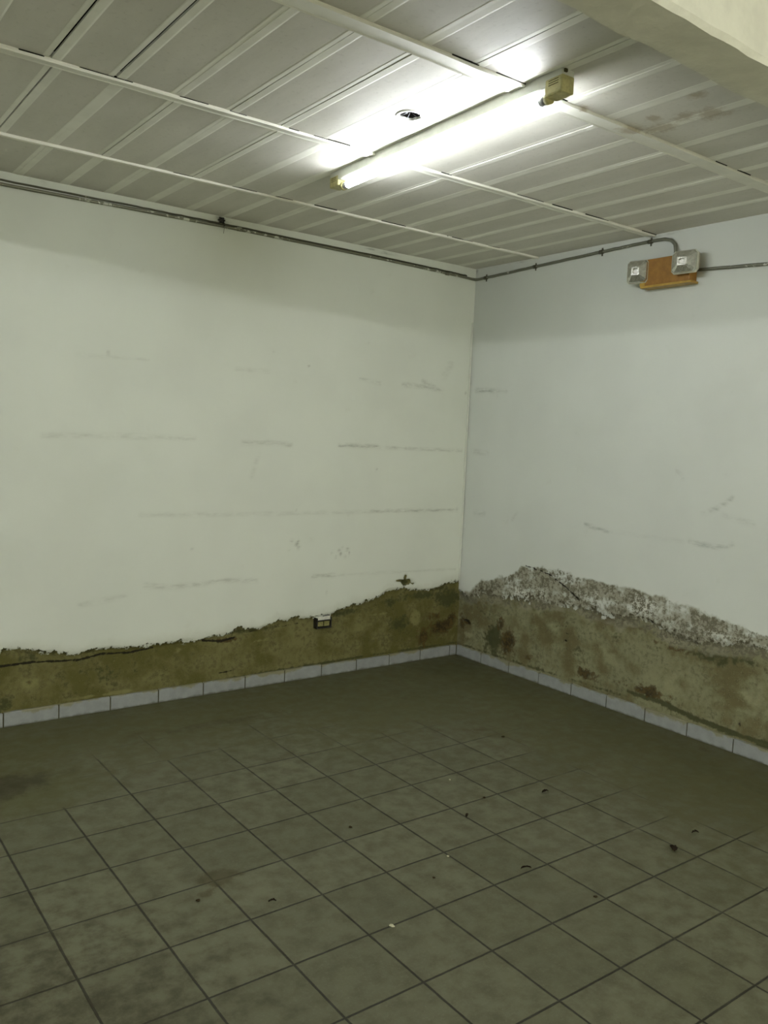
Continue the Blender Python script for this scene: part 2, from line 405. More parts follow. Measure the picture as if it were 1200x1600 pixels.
    def fn(u, v):
        lift = np.clip((dmp-.45)/.12, 0, 1)
        d = .010*lift + .006*lift*(fbm(u*6, v*6)-.5) + .004*(fbm(u*.6+4, v*.6)-.5)
        return np.stack([u*S, d - .004, v*S], -1)
    y0, y1 = .03, .16
    slab = [(XW*S, y0, 0), (0, y0, 0), (0, y0, 10.3*S), (XW*S, y0, 10.3*S), (XW*S, y1, 0), (0, y1, 0), (0, y1, 10.3*S), (XW*S, y1, 10.3*S)]
    z0 = np.zeros_like(u)
    return grid_mesh('wall_left', U, V, fn, dict(damp=dmp, moss=moss, rust=rust, pale=pale, crack=crack, scuff=sc, flake=z0, salt=z0), M_WL, slab)
left_wall()

RTOP = [(0, 1.80), (-.42, 1.88), (-.88, 2.20), (-1.7, 2.45), (-1.88, 2.5), (-2.19, 2.76), (-2.91, 2.89), (-3.88, 2.84), (-4.78, 2.82), (-5.62, 2.82), (-6.4, 2.76),
        (-7.13, 2.64), (-7.94, 2.55), (-8.44, 2.47), (-24, 2.3)]
RLOW = [(0, 1.75), (-.32, 1.62), (-.9, 1.80), (-1.72, 1.86), (-2.98, 1.97), (-3.95, 2.07), (-4.68, 2.04), (-5.2, 2.02), (-5.67, 2.15), (-6.46, 2.02), (-7.05, 1.96),
        (-7.85, 2.08), (-8.47, 2.12), (-24, 1.9)]
def right_wall():
    U = np.concatenate([[.15], -np.arange(0, 9.6, .034), np.arange(-9.7, -12.5, -.15), np.linspace(-12.6, YW, 16)])[::-1]
    V = np.concatenate([np.arange(-.02, 3.1, .034), np.arange(3.1, 7.3, .05), np.arange(7.3, 9.6, .2), np.arange(9.6, 10.3, .03)])
    u, v = np.meshgrid(U, V)
    n = fbm(u*1.7+9, v*1.7)-.5
    top = interp(RTOP, u) + n*.25; low = interp(RLOW, u) + n*.2
    dmp = np.clip(.5 + (low - v)/.8, 0, 1)
    band = np.clip((top - v)/.14, 0, 1)*np.clip((v - low + .35)/.2, 0, 1)
    flake = band*.58 + blobs(u, v, [(-2.85, 2.50, 1.0, .28, .22), (-3.55, 2.30, .7, .2, .25), (-1.2, 2.05, .6, .22, .25), (-4.9, 2.6, .9, .14, .15), (-7.4, 2.35, 1.0, .16, .25),
                                    (-2.2, 2.62, .08, .2, .4), (-6.2, 1.8, .6, .2, .3), (-5.1, 2.45, .6, .08, .2), (-8.4, 2.3, .5, .15, .2)])
    salt = band*.22 + blobs(u, v, [(-2.1, 2.08, .65, .17, .55), (-2.95, 2.22, .6, .2, .35), (-4.6, 2.35, .9, .25, .4), (-5.9, 2.42, .8, .3, .45), (-7.6, 2.18, .9, .1, .4), (-6.2, 1.85, .55, .2, .25),
                                   (-3.3, 2.0, .5, .12, .3), (-8.5, 2.15, .5, .12, .4)])
    moss = blobs(u, v, [(-.38, 1.62, .38, .25, .85), (-1.34, .72, .34, .42, .9), (-.9, 1.3, .5, .15, .35), (-5.7, 1.98, .9, .12, .50), (-7.3, 1.72, 1.1, .22, .68), (-8.1, 1.78, .6, .18, .45),
                        (-3.9, 1.1, .4, .25, .45), (-3.6, 1.55, .3, .15, .30), (-5.1, 1.55, .3, .2, .35), (-6.4, 1.62, .5, .1, .5)])
    moss = np.maximum(moss, stroke(u, v, [(-5.5, .50), (-6.3, .50), (-7.1, .40), (-7.9, .36), (-9, .34), (-12, .33)], .07, .8))
    moss = np.maximum(moss, stroke(u, v, [(0, .30), (-3, .32), (-5.5, .38)], .05, .52))
    rust = blobs(u, v, [(-1.85, .75, .24, .40, .95), (-1.6, 1.15, .14, .2, .7), (-.15, .85, .18, .3, .65), (-.36, .93, .2, .08, .85), (-2.5, .52, .3, .14, .6), (-4.3, .58, .3, .17, .75), (-5.9, .62, .55, .13, .72),
                        (-6.1, .66, .12, .2, .6), (-4.9, 1.93, 1.1, .17, .66), (-3.2, 1.88, 1.0, .09, .42), (-8.0, 1.98, .9, .09, .42), (-6.6, 1.68, .6, .12, .62), (-4.3, 1.85, .4, .12, .35), (-1.3, 1.65, .9, .1, .33)])
    pale = blobs(u, v, [(-.36, .60, .24, .13, .9), (-.55, 1.2, .5, .17, .55), (-2.9, 1.45, .9, .3, .42), (-4.9, 1.15, .8, .35, .52), (-6.4, 1.0, 1.0, .4, .55), (-5.0, 1.66, .3, .10, .55), (-8, 1.0, 1.0, .4, .5), (-2.6, 1.0, .4, .3, .25)])
    crack = blobs(u, v, [(-.32, .98, .14, .05, 1.0), (-.42, .93, .06, .05, .9), (-3.70, 1.20, .05, .05, .9), (-3.72, 1.38, .09, .03, .7), (-6.0, 2.12, .05, .05, .9), (-1.15, 1.0, .05, .04, .8), (-8.05, .56, .06, .07, .7)])
    crack = np.maximum(crack, stroke(u, v, [(-2.35, 2.75), (-3.1, 2.66), (-3.6, 2.46), (-4.05, 2.22)], .035, .78))
    crack = np.maximum(crack, stroke(u, v, [(-4.7, 2.30), (-5.2, 2.34), (-5.7, 2.20), (-6.1, 2.12)], .025, .62))
    sc = np.zeros_like(u)
    for pts, w, s in [([(-.25, 6.98), (-.9, 6.96)], .05, .72), ([(-.9, 6.96), (-1.35, 6.95)], .04, .35), ([(-4.07, 3.95), (-4.4, 3.89), (-4.7, 3.87)], .04, .55), ([(-4.7, 3.87), (-6.7, 3.88)], .03, .16),
                      ([(-6.7, 3.90), (-7.2, 3.86), (-7.62, 3.95)], .04, .65), ([(-6.95, 4.47), (-7.25, 4.62), (-7.55, 4.84)], .035, .60), ([(-.3, 5.42), (-.8, 5.38)], .06, .32), ([(-.45, 3.83), (-.8, 3.86)], .06, .32),
                      ([(-7.4, 4.5), (-8, 4.4)], .05, .25), ([(-6.3, 5.3), (-6.45, 5.15)], .04, .3), ([(-1.95, 4.0), (-1.8, 3.8)], .03, .25)]:
        sc = np.maximum(sc, stroke(u, v, pts, w, s))
    sc = np.maximum(sc, blobs(u, v, [(-5.32, 10.0, .15, .04, 1.1), (-5.6, 10.03, .4, .02, .8), (-.05, 9.98, .05, .07, 1.2), (-1.6, 10.03, .12, .02, .8), (-8.5, 4.1, .03, .06, .4)]))
    def fn(u, v):
        lift = np.clip((dmp-.45)/.12, 0, 1); fl = np.clip(flake*2, 0, 1)
        d = .010*lift + .008*lift*(fbm(u*6, v*6)-.5) + .006*fl*(fbm(u*9+3, v*9)-.5) + .004*(fbm(u*.6+4, v*.6)-.5)
        return np.stack([d - .004, u*S, v*S], -1)
    x0, x1 = .03, .16
    slab = [(x0, 0, 0), (x0, YW*S, 0), (x0, YW*S, 10.3*S), (x0, 0, 10.3*S), (x1, 0, 0), (x1, YW*S, 0), (x1, YW*S, 10.3*S), (x1, 0, 10.3*S)]
    return grid_mesh('wall_right', U, V, fn, dict(damp=dmp, moss=moss, rust=rust, pale=pale, crack=crack, scuff=sc, flake=flake, salt=salt), M_WR, slab)
right_wall()

# ------------------------------------------------------------------ floor
def floor():
    U = np.concatenate([np.linspace(XW, -15, 12)[:-1], np.arange(-15, .3, .08)])
    V = np.concatenate([np.linspace(YW, -15, 8)[:-1], np.arange(-15, .3, .08)])
    u, v = np.meshgrid(U, V)
    d = np.minimum(-v, -u*.75)
    film = np.clip(1.05 - d/5.0, 0, 1)*.95
    film = np.maximum(film, blobs(u, v, [(-4.2, -2.6, 4.5, 2.2, .85), (-7.9, -1.7, 2.6, 1.0, .8), (-11.5, -2.9, 1.6, 1.4, .8), (-2, -5.5, 1.2, 2.0, .65), (-1.2, -8.2, .9, 1.6, .6), (-5.5, -6.8, .9, .5, .40)]))
    dirt = blobs(u, v, [(-11.9, -2.75, .8, .55, .95), (-11.2, -2.6, .9, .25, .55), (-7.8, -1.75, 2.0, .26, .58), (-9.3, -1.6, .8, .25, .4), (-10.9, -1.3, .5, .3, .35), (-3.4, -2.2, 1.2, .5, .38), (-2.2, -4.3, .8, .4, .34), (0, 0, .8, .25, .5),
                        (-5.2, -1.3, 1.4, .18, .36), (-9.2, -2.3, 1.4, .14, .34), (-.4, -7.6, .3, .7, .38), (-10.2, -10.6, 1.0, .6, .22), (-13, -7.5, 1.0, 2.0, .3), (-12.9, -10.0, 2.8, 5.0, .62), (-5.6, -6.95, .28, .2, .34), (-11.4, -9.4, .9, .2, .3)])  # the wide front-left blob paints corner vignetting along with real grime
    dirt = np.maximum(dirt, stroke(u, v, [(-16, -.05), (0, -.05)], .08, .38)); dirt = np.maximum(dirt, stroke(u, v, [(-.05, 0), (-.05, -16)], .08, .38))
    rust = blobs(u, v, [(-10.19, -6.93, .30, .24, 1.15), (-10.45, -7.2, .2, .12, .85), (-9.9, -7.0, .2, .12, .7), (-3.5, -4.6, .7, .3, .66), (-4.3, -4.3, .5, .2, .58), (-3.35, -11.0, .1, .2, .9), (-3.2, -10.8, .05, .3, .8), (-8.4, -10.3, .1, .08, .5), (-4.6, -6.9, .1, .1, .3)])
    fn = lambda u, v: np.stack([u*S, v*S, .0035*(fbm(u*.35, v*.35)-.5)*np.clip(-v*2, 0, 1)*np.clip(-u*2, 0, 1)], -1)
    slab = [(XW*S, YW*S, -.02), (0, YW*S, -.02), (0, 0, -.02), (XW*S, 0, -.02), (XW*S, YW*S, -.15), (0, YW*S, -.15), (0, 0, -.15), (XW*S, 0, -.15)]
    return grid_mesh('floor', U, V, fn, dict(film=film, dirt=dirt, rust=rust), M_FLOOR, slab)
floor()

# ------------------------------------------------------------------ skirting tiles
def skirting(name, along_x, joints):
    bm = bmesh.new(); rnd = random.Random(3)
    for a, b in zip(joints[:-1], joints[1:]):
        g = .012; h = .275 + rnd.uniform(-.012, .012); t = -.034 - rnd.uniform(0, .008)
        lo, hi = (b+g)*S, (a-g)*S
        if along_x: box(bm, (lo, t*S, 0.0), (hi, .02, h*S), .0018)
        else: box(bm, (t*S, lo, 0.0), (.02, hi, h*S), .0018)
    a, b = joints[0]*S, joints[-1]*S
    if along_x: box(bm, (b, -.022*S, 0.0), (a, .02, .262*S), 0, 1)
    else: box(bm, (-.022*S, b, 0.0), (.02, a, .262*S), 0, 1)
    link(name, bm, [M_SKIRT, M_GROUT], kind='structure')
skirting('baseboard_left', True, [-.04] + [-.272 - i for i in range(0, 17)])
skirting('baseboard_right', False, [-.04] + [-.985 - i*1.0 for i in range(0, 11)])

# ------------------------------------------------------------------ ceiling: slats with raised joint beads, in bays between cover strips
YB = -11.45                                            # header line, tiles
VENT = (-7.66, -6.96, .165)
def ceiling():
    bm = bmesh.new(); rnd = random.Random(5)
    z = H
    bays = [(0.1, -2.12, [-11.88+.806*i for i in range(-7, 15)], .004), (-2.12, -5.32, [-11.84+.786*i for i in range(-7, 16)], .012),
            (-5.32, -8.58, [-11.93+.788*i for i in range(-7, 16)], .020), (-8.58, YB-.3, [-7.28+.79*i for i in range(-12, 10)], .016)]
    holes = []
    for bi, (ya, yb, js, _) in enumerate(bays):
        js = [x for x in js if -17.3 < x < -.15]
        edges = [-17.6] + js + [.1]
        for i in range(len(edges)-1):
            x0, x1 = edges[i], edges[i+1]
            w0 = .115; w1 = .070                       # joint flanges left and right of the panel
            opened = {(1, -11.8): .012, (2, -11.9): .016, (2, -11.1): .020, (2, -9.6): .007, (2, -8.8): .009, (1, -10.3): .006, (1, -8.7): .005,
                      (2, -7.2): .010, (2, -6.4): .006, (3, -7.3): .008, (3, -8.1): .005, (2, -5.6): .005}
            gap = lambda x: max([g for (b_, xx), g in opened.items() if b_ == bi and abs(xx-x) < .12] + [0.0006])
            g0, g1 = gap(x0), gap(x1)
            lf, rf = x0+g0, x1-g1
            dz = [rnd.uniform(-.008, .008) for _ in range(2)]
            skew = 0
            def P(x, y, zz):
                t = (y-ya)/(yb-ya)
                return bm.verts.new((x*S + skew*S*(t-.5), y*S, z + zz*S + (dz[0]*(1-t) + dz[1]*t)*S*.6))
            prof = [(lf, .03), (lf, .000), (lf+w0*.8, -.001), (lf+w0, .0012), (rf-w1, .0012), (rf-w1*.8, -.001), (rf, .000), (rf, .03)]
            hole = (bi == 2 and lf+w0 < VENT[0]-VENT[2] and rf-w1 > VENT[0]+VENT[2])
            a = [P(x, ya, q) for x, q in prof]; b = [P(x, yb, q) for x, q in prof]
            for j in range(len(prof)-1):
                if j == 3 and hole:
                    ring = [bm.verts.new((VENT[0]*S+math.cos(t)*VENT[2]*S*1.0, VENT[1]*S+math.sin(t)*VENT[2]*S*1.0, (a[3].co.z+b[3].co.z)/2)) for t in [2*math.pi*q/28 for q in range(28)]]
                    es = [bm.edges.new((ring[q], ring[(q+1) % 28])) for q in range(28)]
                    quad = [a[3], b[3], b[4], a[4]]
                    for q in range(4):
                        e = bm.edges.get((quad[q], quad[(q+1) % 4])) or bm.edges.new((quad[q], quad[(q+1) % 4])); es.append(e)
                    r = bmesh.ops.triangle_fill(bm, use_beauty=True, use_dissolve=False, edges=es)
                    for f in r['geom']:
                        if isinstance(f, bmesh.types.BMFace): f.material_index = 0
                    holes.append(1); continue
                f = bm.faces.new((a[j], b[j], b[j+1], a[j+1]))
                f.material_index = 0 if j == 3 else 1
    # near-black slab above, its colour standing for the unlit void
    box(bm, (-17.6*S, YB*S-.07, H+.10), (.1*S, .02, H+.12), 0, 2)
    bmesh.ops.recalc_face_normals(bm, faces=bm.faces)
    o = link('ceiling', bm, [M_PANEL, M_BEAD, M_DARK], kind='structure')
    return o
ceiling()

def cover_strip(name, y, w, drop, seed):
    rnd = random.Random(seed); bm = bmesh.new()
    xs = np.arange(-17.0, .01, .5)
    w0 = w*S/2
    prof = [(-w0, .0), (-w0, -.007), (-w0*.90, -.0115), (-w0*.72, -.0085), (w0*.72, -.0075), (w0*.90, -.0095), (w0, -.006), (w0, .0)]
    rings = []
    for x in xs:
        dy = rnd.uniform(-.010, .010)*S; dz = rnd.uniform(-.006, .002)*S
        rings.append([bm.verts.new((x*S, y*S + py + dy, H - drop + pz*1.0 + (dz if 0 < k < 7 else .02))) for k, (py, pz) in enumerate(prof)])
    for a, b in zip(rings[:-1], rings[1:]):
        for j in range(len(prof)-1): bm.faces.new((a[j], a[j+1], b[j+1], b[j]))
    bm.faces.new(rings[0]); bm.faces.new(rings[-1][::-1])
    x = -16.5
    while x < -.4:                                      # near-black ribs painted as shadow gaps where the strip has come away
        l = rnd.uniform(.15, .75); g = rnd.uniform(.0012, .003)
        if rnd.random() < .6: box(bm, (x*S, y*S-w0-g, H-.0022), ((x+l)*S, y*S-w0+.001, H+.004), 0, 1)
        x += l + rnd.uniform(.1, .7)
    bmesh.ops.recalc_face_normals(bm, faces=bm.faces)
    link(name, bm, [M_TBAR, M_DARK], kind='structure')
cover_strip('trim_1', -2.12, .11, -.002, 1)
cover_strip('trim_2', -5.32, .175, -.002, 2)
cover_strip('trim_3', -8.58, .27, -.002, 3)

# ------------------------------------------------------------------ headers and the rest of the room
def rough_beam(name, pts0, pts1, zb, along_x):
    """header with softly wavy plaster edges; pts0..pts1 its two faces"""
    bm = bmesh.new(); n = 90
    lo, hi = pts0
    f0, f1 = pts1
    rings = []
    for i in range(n+1):
        t = lo + (hi-lo)*i/n
        w = lambda k: .035*(float(fbm(np.array([t*1.7+k]), np.array([k*3.1]))[0])-.5)*S*2.0
        pr = [(f0+w(1)/S*.3, 10.3*S), (f0, zb*S+.012+w(2)), (f0-.03+w(3)/S, zb*S+w(2)), (f1+.03+w(4)/S, zb*S+w(5)), (f1, zb*S+.012+w(5)), (f1, 10.3*S)]
        rings.append([bm.verts.new((t*S, a*S, z_) if along_x else (a*S, t*S, z_)) for a, z_ in pr])
    for a, b in zip(rings[:-1], rings[1:]):
        for j in range(5): bm.faces.new((a[j], a[j+1], b[j+1], b[j]))
        bm.faces.new((a[5], a[0], b[0], b[5]))
    bm.faces.new(rings[0]); bm.faces.new(rings[-1][::-1])
    bmesh.ops.recalc_face_normals(bm, faces=bm.faces)
    link(name, bm, M_BEAMM, kind='structure', smooth=False)
rough_beam('trim_4', (-17.2, 0.02), (-11.33, -11.90), 9.28, True)
rough_beam('trim_5', (-24.0, 0.0), (-17.0, -17.55), 9.27, False)
bm = bmesh.new(); box(bm, (XW*S-.15, YW*S-.15, 0), (XW*S, .16, 10.3*S)); link('wall_far', bm, M_ROOM, kind='structure')
bm = bmesh.new()
box(bm, (XW*S, YW*S-.15, 0), (-12*S, YW*S, 10.3*S)); box(bm, (-2*S, YW*S-.15, 0), (.16, YW*S, 10.3*S)); box(bm, (-12*S, YW*S-.15, 8.2*S), (-2*S, YW*S, 10.3*S))  # wide opening added in the unseen back wall to let fill light in
link('wall_back', bm, M_ROOM, kind='structure')
bm = bmesh.new(); box(bm, (-60*S, -80*S, -.25), (40*S, YW*S-.15, -.05)); link('ground', bm, plain('bounce_ground', (.72, .70, .60), .9, .1, scale=3), kind='structure')  # unseen pale ground, added to bounce sky light up under the header
bm = bmesh.new()
box(bm, (XW*S, YW*S, H), (-17.3*S, .02, H+.06)); box(bm, (-17.3*S, YW*S, H), (0, -11.6*S, H+.06))
link('ceiling', bm, M_ROOM, kind='structure')
# painted corner bead
bm = bmesh.new()
tube(bm, [(-.018+.001*math.sin(z_*2), -.012, z_*S) for z_ in np.arange(1.95, 8.9, .25)], .0035, 6)
link('trim_6', bm, M_PAINTBEAD, kind='structure')

# ------------------------------------------------------------------ fluorescent lights
def fluorescent(label, loc, rotz, col, power, group=None, L=5.30*S):
    """origin: on the ceiling at the middle of the fitting; runs along local y"""
    t = thing('fluorescent_light', label, 'ceiling light', loc, rotz, group)
    hw = .10*S
    bm = bmesh.new()
    prism_y(bm, [(-hw, .006), (hw, .006), (hw, -.030), (hw*.85, -.033), (-hw*.85, -.033), (-hw, -.030)], -L/2, L/2)
    link('channel', bm, M_CHANNEL, t)
    for s in (-1, 1):
        bm = bmesh.new(); y0, y1 = sorted((s*(L/2+.004), s*(L/2-.066)))
        box(bm, (-hw-.001, y0, -.062 if s < 0 else -.056), (hw+.001, y1, -.012), .006)
        y2, y3 = sorted((s*(L/2-.066), s*(L/2-.080)))
        tube(bm, [(0, y2, -.056), (0, y3, -.056)], .017, 14)
        cap = link('end_cap', bm, M_CREAM, t)
        bm = bmesh.new()
        for q in range(3):
            zz = -.021 - q*.0065
            box(bm, (-hw-.0018, y0+.014, zz-.0008), (-hw-.0006, y1-.016, zz+.0008))
        link('vent_slots', bm, M_SLOT, cap)
    bm = bmesh.new(); e = L/2-.105
    tube(bm, [(0, -e, -.056), (0, e, -.056)], .014, 20)
    tb = link('tube', bm, emis('lit_tube', col, power), t, smooth=True)
    tb['label'] = 'glowing white fluorescent tube'
    for s in (-1, 1):
        bm = bmesh.new(); tube(bm, [(0, s*e, -.056), (0, s*(L/2-.078), -.056)], .0145, 16)
        link('tube_end', bm, M_GREY, tb)
    bm = bmesh.new()                                    # screw and cable entry at the right-hand end
    box(bm, (-.020, -L/2-.009, -.008), (-.008, -L/2-.003, .002), .002)
    link('cable_entry', bm, M_SLOT, t)
    return t
ang = math.atan2(.25, 5.31)
fluorescent('long lit fluorescent batten with yellowed end caps on the slatted ceiling', ((-7.155+.09)*S, -6.675*S, H-.004), -ang, TUBE_COL, TUBE_POWER)
fluorescent('fluorescent batten on the ceiling of the bay left of the header', (-26.3*S, -7.0*S, H-.002), 0, TUBE2_COL, TUBE2_POWER)
fluorescent('fluorescent batten on the ceiling behind the camera', (-10.0*S, -19.5*S, H-.002), math.pi/2, TUBE2_COL, TUBE3_POWER)

# ------------------------------------------------------------------ round vent hole in the ceiling
def vent():
    cx, cy, r = VENT[0]*S, VENT[1]*S, VENT[2]*S
    t = thing('ceiling_vent', 'small round black vent hole with ragged white rim beside the lit tube', 'vent', (cx, cy, H))
    rnd = random.Random(4)
    bm = bmesh.new(); n = 28; rr = [[], [], [], []]
    for q in range(n):
        a = 2*math.pi*q/n; j = rnd.uniform(.86, 1.04)
        for k, (m, zz) in enumerate([(1.20*rnd.uniform(.97, 1.04), .001), (1.12, -.003), (.97*j, -.003), (.95*j, .006)]):
            rr[k].append(bm.verts.new((math.cos(a)*r*m, math.sin(a)*r*m, zz)))
    for k in range(3):
        for q in range(n): bm.faces.new((rr[k][q], rr[k][(q+1) % n], rr[k+1][(q+1) % n], rr[k+1][q]))
    bmesh.ops.recalc_face_normals(bm, faces=bm.faces)
    link('rim', bm, M_CHANNEL, t)
    bm = bmesh.new(); a0 = []; a1 = []
    for q in range(n):
        a = 2*math.pi*q/n
        a0.append(bm.verts.new((math.cos(a)*r*.98, math.sin(a)*r*.98, .003))); a1.append(bm.verts.new((math.cos(a)*r*.95, math.sin(a)*r*.95, .085)))
    for q in range(n): bm.faces.new((a0[q], a1[q], a1[(q+1) % n], a0[(q+1) % n]))
    bm.faces.new(a1)
    link('duct', bm, M_BLACK, t)
    bm = bmesh.new()                                    # bent grille strips still hanging in it
    for q in range(6):
        a = 2*math.pi*q/6 + rnd.uniform(-.15, .15); m = rnd.uniform(.25, .5)
        tube(bm, [(math.cos(a)*r*.97, math.sin(a)*r*.97, .001), (math.cos(a+.1)*r*.7, math.sin(a+.1)*r*.7, .004), (math.cos(a)*r*m*.5, math.sin(a)*r*m*.5, .010)], [.0013, .0009, .0006], 6)
    link('grille', bm, M_GREY, t)
vent()

# ------------------------------------------------------------------ conduits
def path(pts, n=8):
    out = []
    for a, b in zip(pts[:-1], pts[1:]):
        for i in range(n): out.append(tuple(a[k] + (b[k]-a[k])*i/n for k in range(3)))
    out.append(pts[-1]); return out
def wavy(pts, amp, seed):
    r = random.Random(seed); o = []
    for p in pts: o.append((p[0], p[1], p[2] + r.uniform(-amp, amp)))
    return o
def sc_(pts): return [(x*S, y*S, z*S) for x, y, z in pts]
bm = bmesh.new()
tube(bm, sc_(wavy(path([(-17, -.045, 9.83), (-11.33, -.045, 9.83), (-7.1, -.045, 9.865), (-2.93, -.045, 9.84), (-.35, -.045, 9.79), (-.15, -.05, 9.785)], 10), .003, 2)), .0075, 10)
pipe = tag(link('conduit', bm, M_PIPE), 'long grey metal conduit along the top of the left wall', 'conduit')
for x, zc in [(-6.72, 9.868), (-12.6, 9.83), (-1.0, 9.80)]:
    bm = bmesh.new(); tube(bm, sc_([(x-.05, -.045, zc), (x+.05, -.045, zc)]), .0105, 12)
    link('coupling', bm, M_PIPE, pipe)
bm = bmesh.new()
tube(bm, sc_(wavy(path([(-17, -.03, 9.90), (-11.33, -.03, 9.905), (-8.9, -.03, 9.915), (-7.6, -.03, 9.915), (-6.4, -.03, 9.91), (-3, -.035, 9.89), (-.9, -.03, 9.86), (-.35, -.04, 9.845)], 10), .004, 5)), .0045, 8)
tag(link('cable', bm, M_CABLE), 'thin dark cable running just above the left wall conduit', 'cable')
bm = bmesh.new()
arc = [(-.15, -.05, 9.785), (-.08, -.08, 9.78), (-.05, -.16, 9.78)]
tube(bm, sc_(arc + wavy(path([(-.045, -.3, 9.785), (-.045, -3.3, 9.885), (-.045, -5.0, 9.93)], 14), .004, 8)[1:] +
     [(-.045, -5.45, 9.935), (-.06, -5.65, 9.925), (-.09, -5.83, 9.87), (-.10, -5.93, 9.77), (-.11, -5.96, 9.64), (-.11, -5.96, 9.53)]), .0085, 10)
cr = tag(link('conduit', bm, M_FLEX), 'peeling grey conduit on the right wall curving down into the emergency light', 'conduit')
for y, zc in [(-.42, 9.79), (-2.1, 9.845), (-4.05, 9.905), (-5.3, 9.93)]:
    bm = bmesh.new(); tube(bm, sc_([(-.045, y-.05, zc), (-.045, y+.05, zc)]), .0112, 12)
    box(bm, (-.006, (y-.02)*S, zc*S-.022), (.002, (y+.02)*S, zc*S+.022), .001)
    link('clamp', bm, M_CABLE, cr)
bm = bmesh.new()
tube(bm, sc_(wavy(path([(-.05, -6.42, 9.22), (-.05, -7.85, 9.14), (-.05, -9.5, 9.10), (-.05, -11.3, 9.06)], 8), .003, 4)), .0078, 10)
tag(link('conduit', bm, M_FLEX), 'short grey conduit leaving the right side of the emergency light', 'conduit')
# blackened hole with wire stubs above the left conduit
t = thing('wiring_hole', 'blackened wiring hole with wire stubs above the left wall conduit', 'hole', (-7.12*S, -.004, 9.98*S))
bm = bmesh.new()
for q in range(6):
    a = 2*math.pi*q/6
    tube(bm, [(math.cos(a)*.014, -.002, math.sin(a)*.012), (math.cos(a)*.012, -.016, math.sin(a)*.010-.002), (math.cos(a+.6)*.004, -.022, math.sin(a)*.004-.006)], [.006, .005, .003], 6)
link('charred_grommet', bm, M_BLACK, t)
bm = bmesh.new()
tube(bm, [(.004, -.012, -.005), (.012, -.020, -.020), (.010, -.018, -.032)], .0032, 6)
tube(bm, [(.010, -.014, -.018), (.011, -.0165, -.045), (.009, -.015, -.066)], .0010, 5)
link('wire', bm, M_CABLE, t)

# ------------------------------------------------------------------ emergency light
def emergency():
    t = thing('emergency_light', 'old brown emergency light with two faceted lamp heads high on right wall', 'emergency light', (-.004, -5.80*S, 9.25*S))
    # local: -x out of the wall, y along it; depth .34 tiles
    D = .25*S
    bm = bmesh.new(); box(bm, (-D, -.62*S, -.26*S), (0, .50*S, .27*S), .004)
    body = link('body', bm, M_BROWN, t)
    bm = bmesh.new()
    box(bm, (-D-.003, -.66*S, -.300*S), (0, .50*S, -.255*S), .002)
    box(bm, (-D-.003, .40*S, -.26*S), (-D+.004, .52*S, .27*S), .0015)
    link('bottom_tray', bm, M_OCHRE, t)['label'] = 'ochre metal tray under the body'
    bm = bmesh.new(); box(bm, (-D-.0045, .375*S, -.01*S), (-D-.001, .40*S, .05*S), .0008); link('indicator', bm, M_BLACK, t)
    for nm, cy, cz, rz, ry in (('L', .60, .04, math.radians(12), 0), ('R', -.56, .075, math.radians(6), 0)):
        # housing: shallow square cup that carries the pyramid lens
        w = (.235 if nm == 'L' else .275)*S; h = (.235 if nm == 'L' else .222)*S
        def sq(bm, m, x, cut=.22):
            a, b = w*m, h*m; c_ = a*cut
            return [bm.verts.new((x, p, q)) for p, q in ((-a+c_, -b), (a-c_, -b), (a, -b+c_), (a, b-c_), (a-c_, b), (-a+c_, b), (-a, b-c_), (-a, -b+c_))]
        bm = bmesh.new()
        R = [sq(bm, .55, .0), sq(bm, .92, -.020), sq(bm, 1.0, -.042), sq(bm, .94, -.046), sq(bm, .90, -.040)]
        for a, b in zip(R[:-1], R[1:]):
            for k in range(8): bm.faces.new((a[k], a[(k+1) % 8], b[(k+1) % 8], b[k]))
        bm.faces.new(R[0]); bm.faces.new(R[-1][::-1])
        bmesh.ops.recalc_face_normals(bm, faces=bm.faces)
        hd = link('lamp_head', bm, M_LENSRIM, t)
        hd.location = (-D*(.48 if nm == 'L' else .80), cy*S, cz*S); hd.rotation_euler = (0, ry, rz)
        bm = bmesh.new()
        R = [sq(bm, .93, -.044), sq(bm, .86, -.056), sq(bm, .36, -.074), sq(bm, .22, -.074, .3), sq(bm, .16, -.069, .3)]
        for a, b in zip(R[:-1], R[1:]):
            for k in range(8): bm.faces.new((a[k], a[(k+1) % 8], b[(k+1) % 8], b[k]))
        bm.faces.new(R[-1][::-1])
        bmesh.ops.recalc_face_normals(bm, faces=bm.faces)
        link('lens', bm, M_CHROME, hd)['label'] = 'silvery faceted lens'
        bm = bmesh.new(); tube(bm, [(.0, 0, 0), (.020, 0, -.004)], .010, 10); link('swivel', bm, M_LENSRIM, hd)
emergency()

